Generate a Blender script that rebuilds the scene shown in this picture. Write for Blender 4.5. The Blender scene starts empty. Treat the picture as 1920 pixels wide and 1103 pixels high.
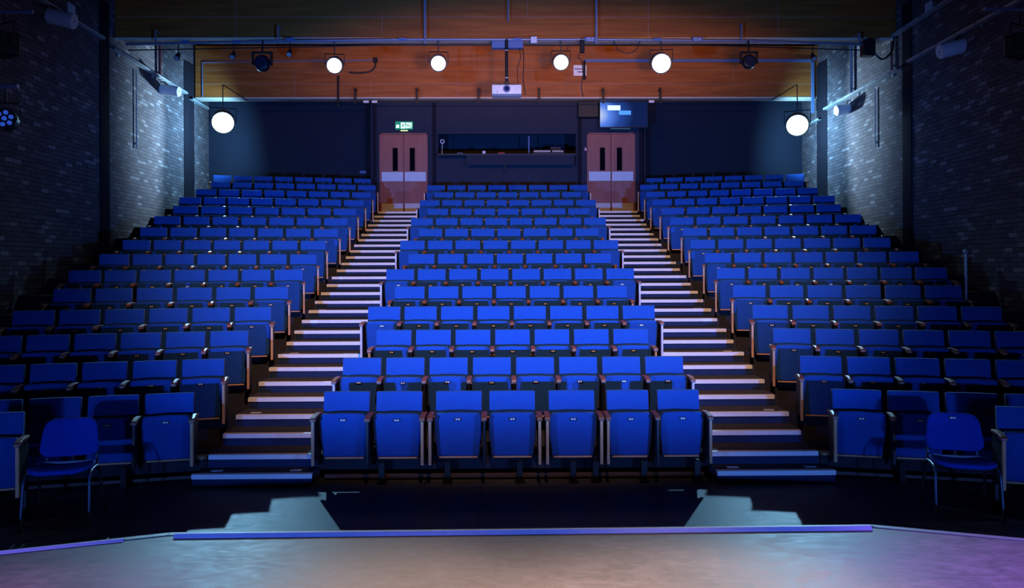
import bpy, bmesh, math, random
from mathutils import Vector, Matrix
random.seed(7)
R = math.radians
SC = bpy.context.scene
COL = SC.collection

# ------------------------------------------------------------------ camera, world, light, exposure
CAMX, CAMZ, F = -0.123, 2.30, 1418.0
YAW, ROLL = R(0.69), R(0.2)
cd = bpy.data.cameras.new('camera'); cam = bpy.data.objects.new('camera', cd); COL.objects.link(cam)
cd.sensor_width = 36; cd.lens = F / 1920 * 36; cd.shift_y = -51.5 / 1920; cd.clip_end = 200
cam.matrix_world = (Matrix.Translation((CAMX, 0, CAMZ)) @ Matrix.Rotation(-YAW, 4, 'Z')
                    @ Matrix.Rotation(R(90), 4, 'X') @ Matrix.Rotation(-ROLL, 4, 'Z'))
SC.camera = cam
SC.view_settings.view_transform = 'Standard'; SC.view_settings.look = 'None'
SC.view_settings.gamma = 1; SC.view_settings.use_curve_mapping = False
SC.view_settings.exposure = 0.0
try:
    SC.cycles.use_denoising = True; SC.cycles.denoiser = 'OPENIMAGEDENOISE'
    SC.cycles.max_bounces = 4; SC.cycles.diffuse_bounces = 2; SC.cycles.glossy_bounces = 2
    SC.cycles.transmission_bounces = 2; SC.cycles.transparent_max_bounces = 4
    SC.cycles.sample_clamp_indirect = 4; SC.cycles.caustics_reflective = False; SC.cycles.caustics_refractive = False
except Exception: pass
w = bpy.data.worlds.new('world'); SC.world = w; w.use_nodes = True
w.node_tree.nodes['Background'].inputs[0].default_value = (0.05, 0.08, 0.25, 1)
w.node_tree.nodes['Background'].inputs[1].default_value = 0.004

def spot(name, loc, to, power, color, angle, blend=0.6, size=0.1, squash=None):
    l = bpy.data.lights.new(name, 'SPOT'); l.energy = power; l.color = color
    l.spot_size = R(angle); l.spot_blend = blend; l.shadow_soft_size = size
    o = bpy.data.objects.new(name, l); COL.objects.link(o); o.location = loc
    o.rotation_euler = (Vector(to) - Vector(loc)).to_track_quat('-Z', 'Y').to_euler()
    if squash: o.scale = squash        # uneven scale squeezes the beam to an oval
    return o
BLUE = (0.05, 0.25, 1.0)
for sx_ in (-1, 1):
    spot('floor_wash_light', (sx_ * 4.1, 0.3, 0.85), (sx_ * -0.3, 13, 2.6), 620, BLUE, 74, 1.0, 0.05)
    spot('floor_profile_light', (sx_ * 4.0, 0.35, 0.87), (sx_ * -0.4, 14, 3.9), 6400, BLUE, 33, 0.9, 0.05, (1.85, 1, 1))
    spot('floor_flood_light', (sx_ * 3.8, 0.1, 0.85), (sx_ * 1.0, 13, 5.0), 230, (0.14, 0.20, 1.0), 125, 0.5, 0.1)
spot('fly_tower_light', (0.4, 1.0, 11.5), (0, 13.2, 1.5), 6000, (1.0, 0.56, 0.36), 42, 0.7, 0.2, (1.25, 1, 1))
spot('beam_fill_light', (1.2, 0.5, 2.2), (1.0, 17.5, 6.95), 4300, (1.0, 0.48, 0.17), 42, 0.9, 0.3, (1, 0.24, 1))  # unseen lamp added near the camera to warm the beams
spot('stage_wash_light', (3.6, 3.9, 7.0), (3.6, 4.1, 0.3), 5200, (0.42, 0.15, 1.0), 36, 1.0, 0.3)
spot('stage_wash_light', (1.15, 3.9, 7.0), (1.15, 4.1, 0.3), 4200, (1.0, 0.66, 0.62), 29, 1.0, 0.3)
spot('stage_wash_light', (-0.6, 3.9, 7.0), (-0.6, 4.1, 0.3), 2300, (1.0, 0.66, 0.60), 27, 1.0, 0.3)
spot('stage_wash_light', (-3.2, 3.8, 7.0), (-3.2, 3.9, 0.3), 1800, (0.72, 0.26, 1.0), 30, 1.0, 0.3)

# ------------------------------------------------------------------ helpers
def at(px, py, Y):
    """a point of the hall at distance Y, read off the photograph"""
    u, v = px - 960, py - 500
    t = math.tan(ROLL); u2, v2 = u - t * v, v + t * u
    d = Y / (math.cos(YAW) - (u2 / F) * math.sin(YAW))
    return Vector((CAMX + (u2 / F) * d * math.cos(YAW) + d * math.sin(YAW), Y, CAMZ - v2 / F * d))

def box(bm, x0, x1, y0, y1, z0, z1, bev=0.0, seg=2):
    t = bmesh.new()
    bmesh.ops.create_cube(t, size=1)
    for v in t.verts:
        v.co = Vector(((x0 + x1) / 2 + v.co.x * (x1 - x0), (y0 + y1) / 2 + v.co.y * (y1 - y0), (z0 + z1) / 2 + v.co.z * (z1 - z0)))
    if bev: bmesh.ops.bevel(t, geom=t.edges[:], offset=bev, segments=seg, affect='EDGES', profile=0.5)
    merge(bm, t)

def merge(bm, t, mat=None):
    me = bpy.data.meshes.new('tmp'); t.to_mesh(me); t.free()
    if mat: me.transform(mat)
    bm.from_mesh(me); bpy.data.meshes.remove(me)

def cyl(bm, a, b, r, n=12, r2=None, cap=True):
    a, b = Vector(a), Vector(b); d = b - a
    t = bmesh.new()
    bmesh.ops.create_cone(t, cap_ends=cap, segments=n, radius1=r, radius2=r if r2 is None else r2, depth=d.length)
    merge(bm, t, Matrix.Translation((a + b) / 2) @ d.to_track_quat('Z', 'Y').to_matrix().to_4x4())

def tube(bm, pts, r, n=8):
    pts = [Vector(p) for p in pts]
    rings = []
    for i, p in enumerate(pts):
        d = (pts[min(i + 1, len(pts) - 1)] - pts[max(i - 1, 0)]).normalized()
        q = d.to_track_quat('Z', 'Y')
        rings.append([bm.verts.new(p + q @ Vector((r * math.cos(2 * math.pi * k / n), r * math.sin(2 * math.pi * k / n), 0))) for k in range(n)])
    for a, b in zip(rings, rings[1:]):
        for k in range(n):
            bm.faces.new((a[k], a[(k + 1) % n], b[(k + 1) % n], b[k]))
    bm.faces.new(rings[0][::-1]); bm.faces.new(rings[-1])

def curve_pts(P, n=10):
    out = []
    P = [Vector(p) for p in P]; Q = [P[0]] + P + [P[-1]]
    for i in range(1, len(Q) - 2):
        for k in range(n):
            t = k / n; a, b, c, d = Q[i - 1], Q[i], Q[i + 1], Q[i + 2]
            out.append(0.5 * ((2 * b) + (-a + c) * t + (2 * a - 5 * b + 4 * c - d) * t * t + (-a + 3 * b - 3 * c + d) * t ** 3))
    return out + [P[-1]]

def prism(bm, poly, axis, a0, a1, bev=0.0, seg=2):
    """extrude a polygon: axis 'z' poly=(x,y); 'y' poly=(x,z); 'x' poly=(y,z)"""
    t = bmesh.new()
    def mk(p, a):
        return {'z': (p[0], p[1], a), 'y': (p[0], a, p[1]), 'x': (a, p[0], p[1])}[axis]
    A = [t.verts.new(mk(p, a0)) for p in poly]; B = [t.verts.new(mk(p, a1)) for p in poly]
    t.faces.new(A); t.faces.new(B[::-1]); n = len(poly)
    for i in range(n): t.faces.new((A[i], B[i], B[(i + 1) % n], A[(i + 1) % n]))
    bmesh.ops.recalc_face_normals(t, faces=t.faces[:])
    if bev: bmesh.ops.bevel(t, geom=t.edges[:], offset=bev, segments=seg, affect='EDGES', profile=0.5)
    merge(bm, t)

def obj(name, bm, mat, parent=None, loc=None, smooth=False):
    me = bpy.data.meshes.new(name); bm.to_mesh(me); bm.free()
    me.materials.append(mat)
    if smooth:
        for p in me.polygons: p.use_smooth = True
    o = bpy.data.objects.new(name, me); COL.objects.link(o)
    if loc: o.location = loc
    if parent: o.parent = parent
    return o
def autosmooth(o, deg=40):
    me = o.data
    for p in me.polygons: p.use_smooth = True
    me.set_sharp_from_angle(angle=R(deg))
    return o
def empty(name, loc=(0, 0, 0), rz=0):
    o = bpy.data.objects.new(name, None); COL.objects.link(o); o.location = loc; o.rotation_euler = (0, 0, rz)
    o.empty_display_size = 0.1
    return o
def tag(o, label, cat, group=None):
    o['label'] = label; o['category'] = cat
    if group: o['group'] = group
    return o
def struct(name, bm, m, parent=None):
    o = obj(name, bm, m, parent)
    if not parent: o['kind'] = 'structure'
    return o
def copy_tree(o, parent=None):
    c = o.copy(); COL.objects.link(c)
    if parent: c.parent = parent
    for ch in list(o.children): copy_tree(ch, c)
    return c
def text_mesh(name, s, size, mat, parent, loc, rot=(R(90), 0, 0), ext=0.002, bold=0.0):
    cu = bpy.data.curves.new(name, 'FONT'); cu.body = s; cu.size = size; cu.extrude = ext; cu.offset = bold
    cu.align_x = 'CENTER'; cu.align_y = 'CENTER'
    t = bpy.data.objects.new(name, cu); COL.objects.link(t)
    dg = bpy.context.evaluated_depsgraph_get()
    me = bpy.data.meshes.new_from_object(t.evaluated_get(dg)); bpy.data.objects.remove(t)
    me.materials.clear(); me.materials.append(mat)
    o = bpy.data.objects.new(name, me); COL.objects.link(o); o.parent = parent; o.location = loc; o.rotation_euler = rot
    return o

# ------------------------------------------------------------------ materials
def mat(name, col, rough=0.6, metal=0.0, spec=0.5, emit=None, estr=0, noise=None, bump=None, sheen=0):
    m = bpy.data.materials.new(name); m.use_nodes = True
    nt = m.node_tree; b = nt.nodes['Principled BSDF']
    b.inputs['Base Color'].default_value = (*col, 1); b.inputs['Roughness'].default_value = rough
    b.inputs['Metallic'].default_value = metal; b.inputs['Specular IOR Level'].default_value = spec
    if sheen: b.inputs['Sheen Weight'].default_value = sheen
    if emit: b.inputs['Emission Color'].default_value = (*emit, 1); b.inputs['Emission Strength'].default_value = estr
    tc = nt.nodes.new('ShaderNodeTexCoord')
    if noise:
        scale, amt = noise
        n = nt.nodes.new('ShaderNodeTexNoise'); n.inputs['Scale'].default_value = scale; n.inputs['Detail'].default_value = 4
        nt.links.new(tc.outputs['Object'], n.inputs['Vector'])
        mx = nt.nodes.new('ShaderNodeMix'); mx.data_type = 'RGBA'
        mx.inputs[6].default_value = (*[c * (1 - amt) for c in col], 1); mx.inputs[7].default_value = (*[min(1, c * (1 + amt)) for c in col], 1)
        nt.links.new(n.outputs[0], mx.inputs[0]); nt.links.new(mx.outputs[2], b.inputs['Base Color'])
    if bump:
        scale, st = bump
        n = nt.nodes.new('ShaderNodeTexNoise'); n.inputs['Scale'].default_value = scale; n.inputs['Detail'].default_value = 3
        nt.links.new(tc.outputs['Object'], n.inputs['Vector'])
        bp = nt.nodes.new('ShaderNodeBump'); bp.inputs['Strength'].default_value = st; bp.inputs['Distance'].default_value = 0.01
        nt.links.new(n.outputs[0], bp.inputs['Height']); nt.links.new(bp.outputs[0], b.inputs['Normal'])
    return m
def wood_mat(name, c1, c2, scale=(1, 14, 14), rough=0.5, spec=0.4):
    m = mat(name, c1, rough, spec=spec); nt = m.node_tree; b = nt.nodes['Principled BSDF']
    tc = nt.nodes.new('ShaderNodeTexCoord'); mp = nt.nodes.new('ShaderNodeMapping'); mp.inputs['Scale'].default_value = scale
    n = nt.nodes.new('ShaderNodeTexNoise'); n.inputs['Scale'].default_value = 1.6; n.inputs['Detail'].default_value = 6; n.inputs['Distortion'].default_value = 0.6
    r = nt.nodes.new('ShaderNodeValToRGB'); r.color_ramp.elements[0].position = 0.3; r.color_ramp.elements[1].position = 0.72
    r.color_ramp.elements[0].color = (*c1, 1); r.color_ramp.elements[1].color = (*c2, 1)
    nt.links.new(tc.outputs['Object'], mp.inputs[0]); nt.links.new(mp.outputs[0], n.inputs['Vector'])
    nt.links.new(n.outputs[0], r.inputs[0]); nt.links.new(r.outputs[0], b.inputs['Base Color'])
    return m
def brick_mat():
    m = mat('brick', (0.2, 0.15, 0.15), 0.9, spec=0.12); nt = m.node_tree; b = nt.nodes['Principled BSDF']
    tc = nt.nodes.new('ShaderNodeTexCoord')
    br = nt.nodes.new('ShaderNodeTexBrick')
    br.inputs['Scale'].default_value = 1; br.inputs['Brick Width'].default_value = 0.225; br.inputs['Row Height'].default_value = 0.078
    br.inputs['Mortar Size'].default_value = 0.006; br.inputs['Mortar Smooth'].default_value = 0.2; br.inputs['Bias'].default_value = 0.0
    br.inputs['Color1'].default_value = (0.10, 0.08, 0.088, 1); br.inputs['Color2'].default_value = (0.165, 0.135, 0.145, 1)
    br.inputs['Mortar'].default_value = (0.045, 0.04, 0.045, 1)
    nt.links.new(tc.outputs['UV'], br.inputs['Vector'])
    # a second, sparser brick pattern gives the few pale bricks
    br2 = nt.nodes.new('ShaderNodeTexBrick')
    for k, v in (('Scale', 1), ('Brick Width', 0.225), ('Row Height', 0.078), ('Mortar Size', 0.006)): br2.inputs[k].default_value = v
    br2.inputs['Color1'].default_value = (0, 0, 0, 1); br2.inputs['Color2'].default_value = (1, 1, 1, 1); br2.inputs['Mortar'].default_value = (0, 0, 0, 1)
    nt.links.new(tc.outputs['UV'], br2.inputs['Vector'])
    rp = nt.nodes.new('ShaderNodeValToRGB'); rp.color_ramp.elements[0].position = 0.9; rp.color_ramp.elements[1].position = 0.96
    nt.links.new(br2.outputs['Color'], rp.inputs[0])
    mx = nt.nodes.new('ShaderNodeMix'); mx.data_type = 'RGBA'; mx.inputs[7].default_value = (0.27, 0.24, 0.25, 1)
    nt.links.new(rp.outputs[0], mx.inputs[0]); nt.links.new(br.outputs['Color'], mx.inputs[6])
    n = nt.nodes.new('ShaderNodeTexNoise'); n.inputs['Scale'].default_value = 30; n.inputs['Detail'].default_value = 4
    nt.links.new(tc.outputs['UV'], n.inputs['Vector'])
    mr = nt.nodes.new('ShaderNodeMapRange'); mr.inputs[3].default_value = 0.6; mr.inputs[4].default_value = 1.4
    nt.links.new(n.outputs[0], mr.inputs[0])
    mm = nt.nodes.new('ShaderNodeMix'); mm.data_type = 'RGBA'; mm.blend_type = 'MULTIPLY'; mm.inputs[0].default_value = 1
    nt.links.new(mx.outputs[2], mm.inputs[6]); nt.links.new(mr.outputs[0], mm.inputs[7])
    nt.links.new(mm.outputs[2], b.inputs['Base Color'])
    ad = nt.nodes.new('ShaderNodeMath'); ad.operation = 'MULTIPLY_ADD'; ad.inputs[1].default_value = -1.0
    nt.links.new(br.outputs['Fac'], ad.inputs[0]); nt.links.new(n.outputs[0], ad.inputs[2])
    bp = nt.nodes.new('ShaderNodeBump'); bp.inputs['Strength'].default_value = 0.6; bp.inputs['Distance'].default_value = 0.006
    nt.links.new(ad.outputs[0], bp.inputs['Height']); nt.links.new(bp.outputs[0], b.inputs['Normal'])
    return m
def floor_mat(name, c1, c2, rough, boards):
    m = mat(name, c1, rough, spec=0.25); nt = m.node_tree; b = nt.nodes['Principled BSDF']
    tc = nt.nodes.new('ShaderNodeTexCoord')
    n = nt.nodes.new('ShaderNodeTexNoise'); n.inputs['Scale'].default_value = 1.3; n.inputs['Detail'].default_value = 8; n.inputs['Roughness'].default_value = 0.65
    nt.links.new(tc.outputs['Object'], n.inputs['Vector'])
    r = nt.nodes.new('ShaderNodeValToRGB'); r.color_ramp.elements[0].position = 0.3; r.color_ramp.elements[1].position = 0.75
    r.color_ramp.elements[0].color = (*c1, 1); r.color_ramp.elements[1].color = (*c2, 1)
    nt.links.new(n.outputs[0], r.inputs[0])
    # scuffs: stretched fine noise
    mp = nt.nodes.new('ShaderNodeMapping'); mp.inputs['Scale'].default_value = (3.5, 7, 1); mp.inputs['Rotation'].default_value = (0, 0, 0.5)
    n2 = nt.nodes.new('ShaderNodeTexNoise'); n2.inputs['Scale'].default_value = 2.2; n2.inputs['Detail'].default_value = 7; n2.inputs['Distortion'].default_value = 0.8
    nt.links.new(tc.outputs['Object'], mp.inputs[0]); nt.links.new(mp.outputs[0], n2.inputs['Vector'])
    r2 = nt.nodes.new('ShaderNodeMapRange'); r2.inputs[1].default_value = 0.35; r2.inputs[2].default_value = 0.75; r2.inputs[3].default_value = 0.75; r2.inputs[4].default_value = 1.35
    nt.links.new(n2.outputs[0], r2.inputs[0])
    mm = nt.nodes.new('ShaderNodeMix'); mm.data_type = 'RGBA'; mm.blend_type = 'MULTIPLY'; mm.inputs[0].default_value = 1
    nt.links.new(r.outputs[0], mm.inputs[6]); nt.links.new(r2.outputs[0], mm.inputs[7])
    last = mm.outputs[2]
    if boards:
        bw, rh, rot = boards
        mp2 = nt.nodes.new('ShaderNodeMapping'); mp2.inputs['Location'].default_value = (0.35, 0.52, 0); mp2.inputs['Rotation'].default_value = (0, 0, rot)
        br = nt.nodes.new('ShaderNodeTexBrick'); br.inputs['Scale'].default_value = 1; br.inputs['Brick Width'].default_value = bw; br.inputs['Row Height'].default_value = rh
        br.inputs['Mortar Size'].default_value = 0.006; br.inputs['Mortar Smooth'].default_value = 0
        br.inputs['Color1'].default_value = (1, 1, 1, 1); br.inputs['Color2'].default_value = (0.85, 0.85, 0.85, 1); br.inputs['Mortar'].default_value = (0.08, 0.08, 0.08, 1)
        nt.links.new(tc.outputs['Object'], mp2.inputs[0]); nt.links.new(mp2.outputs[0], br.inputs['Vector'])
        m3 = nt.nodes.new('ShaderNodeMix'); m3.data_type = 'RGBA'; m3.blend_type = 'MULTIPLY'; m3.inputs[0].default_value = 1
        nt.links.new(last, m3.inputs[6]); nt.links.new(br.outputs['Color'], m3.inputs[7]); last = m3.outputs[2]
    nt.links.new(last, b.inputs['Base Color'])
    rr = nt.nodes.new('ShaderNodeMapRange'); rr.inputs[3].default_value = rough - 0.1; rr.inputs[4].default_value = rough + 0.12
    nt.links.new(n2.outputs[0], rr.inputs[0]); nt.links.new(rr.outputs[0], b.inputs['Roughness'])
    bp = nt.nodes.new('ShaderNodeBump'); bp.inputs['Strength'].default_value = 0.25; bp.inputs['Distance'].default_value = 0.004
    nt.links.new(n2.outputs[0], bp.inputs['Height']); nt.links.new(bp.outputs[0], b.inputs['Normal'])
    return m

M = {}
M['fabric'] = mat('blue_fabric', (0.013, 0.080, 0.335), 0.95, spec=0.15, noise=(9, 0.12), bump=(260, 0.12), sheen=0.15)
M['chair_fabric'] = mat('chair_blue_fabric', (0.008, 0.045, 0.36), 0.95, spec=0.15, noise=(14, 0.15), bump=(260, 0.12))
M['wood_arm'] = wood_mat('armrest_wood', (0.24, 0.085, 0.045), (0.36, 0.14, 0.075), (14, 2, 14), 0.4)
M['wood_pale'] = wood_mat('pale_wood', (0.60, 0.30, 0.13), (0.72, 0.38, 0.18), (14, 14, 2), 0.5)
M['black_metal'] = mat('black_metal', (0.012, 0.012, 0.014), 0.45, spec=0.4)
M['dark_shell'] = mat('dark_shell', (0.02, 0.02, 0.028), 0.6)
M['lit_post'] = mat('lit_post', (0.70, 0.60, 0.58), 0.5, noise=(14, 0.08))  # brighter copy of the side uprights, aisle light put into its colour
M['plate'] = mat('number_plate', (0.75, 0.75, 0.8), 0.35, noise=(400, 0.1))
M['carpet'] = mat('step_carpet', (0.062, 0.062, 0.085), 0.95, spec=0.1, noise=(60, 0.3))
M['riser'] = mat('riser_panel', (0.028, 0.028, 0.038), 0.8, spec=0.2, noise=(6, 0.25))
M['step_riser'] = mat('step_riser', (0.022, 0.040, 0.105), 0.9, spec=0.1, noise=(30, 0.2))
M['nosing'] = mat('pale_nosing', (0.92, 0.88, 0.86), 0.45, spec=0.4, noise=(18, 0.12))
M['brick'] = brick_mat()
M['column'] = mat('dark_column', (0.014, 0.013, 0.02), 0.8, spec=0.1, noise=(8, 0.2))
M['beam'] = wood_mat('beam_wood', (0.25, 0.066, 0.012), (0.40, 0.125, 0.022), (0.5, 3, 6), 0.5)
M['beam_seam'] = mat('beam_seam', (0.30, 0.22, 0.20), 0.6)
M['under'] = mat('beam_underside', (0.62, 0.55, 0.46), 0.6)
M['ceiling'] = mat('black_ceiling', (0.02, 0.02, 0.026), 0.9, noise=(3, 0.3))
M['backwall'] = mat('navy_wall', (0.014, 0.017, 0.036), 0.8, noise=(2, 0.2))
M['sidewall'] = mat('navy_drape', (0.006, 0.012, 0.028), 0.9, noise=(2, 0.2))
M['stage'] = floor_mat('stage_floor', (0.10, 0.088, 0.084), (0.17, 0.15, 0.14), 0.5, None)
M['floor'] = floor_mat('hall_floor', (0.07, 0.08, 0.085), (0.12, 0.13, 0.135), 0.5, (1.22, 0.42, 0.0))
M['tape'] = mat('pale_edge_tape', (0.66, 0.55, 0.95), 0.5, noise=(25, 0.1))
M['trim'] = mat('stage_edge_trim', (0.16, 0.16, 0.17), 0.5, noise=(10, 0.3))
M['door'] = wood_mat('door_wood', (0.30, 0.085, 0.065), (0.40, 0.125, 0.09), (5, 5, 0.7), 0.45)
M['kick'] = mat('brushed_plate', (0.62, 0.62, 0.66), 0.42, noise=(40, 0.08))
M['darkglass'] = mat('dark_glass', (0.004, 0.004, 0.006), 0.35, spec=0.0)
M['bar'] = mat('steel_bar', (0.20, 0.21, 0.30), 0.45, metal=0.2, noise=(20, 0.2))
M['gal'] = mat('galvanised', (0.42, 0.46, 0.48), 0.4, metal=0.3, noise=(16, 0.25))
M['white'] = mat('white_plastic', (0.72, 0.72, 0.74), 0.4)
M['paper'] = mat('paper', (0.8, 0.8, 0.8), 0.8)
M['ink'] = mat('ink', (0.05, 0.05, 0.07), 0.8)
M['cable'] = mat('black_cable', (0.01, 0.01, 0.012), 0.5)
M['trunking'] = mat('blue_trunking', (0.10, 0.17, 0.34), 0.5)
M['redpipe'] = mat('red_pipe', (0.22, 0.05, 0.05), 0.5)
M['warm_lens'] = mat('warm_lens', (1, 0.9, 0.7), 0.3, emit=(1.0, 0.80, 0.48), estr=9)
M['cool_lens'] = mat('cool_lens', (0.8, 0.9, 1), 0.3, emit=(0.55, 0.85, 1.0), estr=9)
M['chair_metal'] = mat('chair_metal', (0.05, 0.09, 0.14), 0.35, metal=0.4)
M['led'] = mat('led_lens', (0.1, 0.3, 1), 0.2, emit=(0.05, 0.16, 0.9), estr=0.35)
M['lens_blue'] = mat('projector_glass', (0.01, 0.02, 0.08), 0.08, spec=0.8)
M['green'] = mat('exit_green', (0.0, 0.25, 0.12), 0.5, emit=(0.0, 0.28, 0.13), estr=0.6)
M['exit_white'] = mat('exit_white', (0.8, 1, 0.85), 0.5, emit=(0.62, 1.0, 0.72), estr=1.6)
M['exit_yellow'] = mat('exit_lamp', (1, 1, 0.5), 0.5, emit=(0.75, 0.9, 0.25), estr=1.3)
M['red'] = mat('red_item', (0.5, 0.02, 0.05), 0.5)
M['pink'] = mat('pink_card', (0.7, 0.36, 0.36), 0.6)
M['brown_rail'] = mat('brown_rail', (0.12, 0.075, 0.065), 0.6, noise=(8, 0.2))

# ------------------------------------------------------------------ levels of the raked seating
RISE, PITCH = 0.265, 0.85
def deckz(i): return RISE * (i + 1)
def nose(i): return 8.242 + PITCH * i          # front edge of deck i
def backy(i): return 8.282 + PITCH * i         # plane of the seat backs in row i
HALF = 0.432
ANG = R(13)
CX = 2.14                                      # half width of the centre decks
SX = 3.34                                      # inner edge of the side decks
def wallx(y): return 8.3 - 0.0437 * (20.8 - y)

# ------------------------------------------------------------------ floors
bm = bmesh.new(); box(bm, -12, 12, 5.0, 8.6, -0.2, 0)
struct('floor', bm, M['floor'])
EDGE = [(-9.0, 3.72), (-2.67, 5.80), (2.74, 5.86), (9.0, 3.80)]
bm = bmesh.new(); prism(bm, EDGE + [(9, -2.0), (-9, -2.0)], 'z', -0.2, 0.27)
struct('stage_floor', bm, M['stage'])
def strip(name, p, q, off0, off1, z0, z1, m, parent=None):
    p, q = Vector((*p, 0)), Vector((*q, 0)); d = (q - p).normalized(); n = Vector((-d.y, d.x, 0))
    bm = bmesh.new(); prism(bm, [(v.x, v.y) for v in (p + n * off0, q + n * off0, q + n * off1, p + n * off1)], 'z', z0, z1)
    return obj(name, bm, m, parent)
for k in range(3):
    o = strip('trim_%d' % (k + 1), EDGE[k], EDGE[k + 1], -0.045, 0.012, 0.20, 0.276, M['trim']); o['kind'] = 'structure'
def tape_profile(p, q, w_, h_):
    p, q = Vector((*p, 0)), Vector((*q, 0)); d = (q - p).normalized(); n = Vector((-d.y, d.x, 0)); bm = bmesh.new(); V_ = []
    for e in (p, q): V_.append([bm.verts.new(e + n * o + Vector((0, 0, z))) for o, z in ((-w_, 0.269), (0.0, 0.269), (0.0, 0.272 + h_), (-0.012, 0.272 + h_), (-w_, 0.272))])
    for k in range(5): bm.faces.new((V_[0][k], V_[0][(k + 1) % 5], V_[1][(k + 1) % 5], V_[1][k]))
    bm.faces.new(V_[0]); bm.faces.new(V_[1][::-1]); bmesh.ops.recalc_face_normals(bm, faces=bm.faces[:])
    return obj('edge_tape', bm, M['tape'])
tag(tape_profile((-2.60, 5.73), (2.70, 5.79), 0.035, 0.026),
    'long straight pale violet edging strip along the front stage edge', 'tape')
tag(tape_profile((-3.9, 5.37), (-2.95, 5.665), 0.03, 0.016),
    'short thin edging strip along the angled stage edge at the left', 'tape')

# ------------------------------------------------------------------ centre decks, side decks
bm = bmesh.new()
for i in range(14):
    y1 = nose(i + 1) if i < 13 else 20.4
    if i == 0: box(bm, -CX, CX, nose(0), y1, 0.10, deckz(0))
    else: box(bm, -CX, CX, nose(i), y1, deckz(i - 1) - 0.05, deckz(i))
struct('centre_seating_deck', bm, M['riser'])
for s, nm in ((-1, 'left'), (1, 'right')):
    bm = bmesh.new()
    for i in range(15):
        L = 6.2
        a = (s * SX, nose(i)); b = (s * (SX + L * math.cos(ANG)), nose(i) - L * math.sin(ANG))
        d = 1.4
        if i < 14: poly = [a, b, (b[0], b[1] + d + 1), (a[0], a[1] + d)]
        else: poly = [(s * 3.56, nose(i) - 0.05), b, (b[0], 21.3), (s * 3.56, 21.3)]
        if s > 0: poly = poly[::-1]
        prism(bm, poly, 'z', 0.10 if i == 0 else deckz(i - 1) - 0.05, deckz(i))
    struct(nm + '_seating_deck', bm, M['riser'])
# landing in front of the doors
for s, nm in ((-1, 'left'), (1, 'right')):
    bm = bmesh.new(); x0, x1 = sorted((s * CX, s * 3.60))
    box(bm, x0, x1, nose(13) + 0.01, 20.4, deckz(12), deckz(13) - 0.002)
    struct(nm + '_door_landing', bm, M['carpet'])

# aisle steps, each a block with a pale nosing
ORD = ['first', 'second', 'third', 'fourth', 'fifth', 'sixth', 'seventh', 'eighth', 'ninth', 'tenth', 'eleventh', 'twelfth', 'thirteenth',
       'fourteenth', 'fifteenth', 'sixteenth', 'seventeenth', 'eighteenth', 'nineteenth', 'twentieth', 'twenty-first', 'twenty-second',
       'twenty-third', 'twenty-fourth', 'twenty-fifth', 'twenty-sixth', 'twenty-seventh', 'twenty-eighth']
def step(side, k):
    s = -1 if side == 'left' else 1
    if k == 0: y, z, zb, dpt = 7.95, RISE / 2, 0.0, 0.30
    elif k % 2: i = (k - 1) // 2; y, z, dpt = nose(i), deckz(i), HALF - 0.008; zb = z - 0.19
    else: i = k // 2 - 1; y, z, dpt = nose(i) + HALF, deckz(i) + RISE / 2, PITCH - HALF - 0.008; zb = z - 0.19
    x0, x1 = (CX + 0.004) * s, (SX - 0.004) * s
    if k == 0: x0, x1 = 2.12 * s, 3.40 * s
    a, b = min(x0, x1), max(x0, x1)
    bm = bmesh.new()
    if k == 0: prism(bm, [(a + 0.06, y + .02), (b - 0.06, y + .02), (b, y + dpt - .01), (a, y + dpt - .01)], 'z', zb, z - 0.002)
    else: box(bm, a, b, y + 0.012, y + dpt, zb, z - 0.002)
    where = 'bottom loose step block' if k == 0 else ('topmost step' if k == 27 else ORD[k] + ' step from the bottom')
    t = tag(obj('aisle_step', bm, M['carpet']), 'dark carpeted stair tread, %s of the %s aisle' % (where, side), 'step', 'steps of the %s aisle' % side)
    bm = bmesh.new(); box(bm, a + 0.015, b - 0.015, y + 0.006, y + 0.013, zb + 0.005, z - 0.05); obj('riser', bm, M['step_riser'], t)
    bm = bmesh.new()
    e = 0.02 if k % 2 == 0 and k else 0.0
    prism(bm, [(y - 0.006, z - 0.047), (y + 0.016, z - 0.047), (y + 0.016, z - 0.006), (y + 0.062, z - 0.006), (y + 0.062, z + 0.002), (y - 0.004, z + 0.002)], 'x', a + 0.012, b - 0.012 - e)
    n = obj('nosing', bm, M['nosing'], t)
    if k == 0 or (k % 4 == 3 and k < 16):
        bm = bmesh.new()
        xs = (x0 + s * 0.22, x1 - s * 0.22) if k == 0 else (x1 - s * 0.2,)
        for x in xs[:1]: box(bm, x - 0.06, x + 0.06, y + 0.13, y + 0.19, z - 0.002, z + 0.002)
        obj('row_letter_plate', bm, M['plate'], t)
        if len(xs) > 1:
            bm = bmesh.new(); box(bm, xs[1] - 0.06, xs[1] + 0.06, y + 0.13, y + 0.19, z - 0.002, z + 0.002)
            obj('row_letter_plate', bm, M['plate'], t)
for side in ('left', 'right'):
    for k in range(28): step(side, k)

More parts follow.
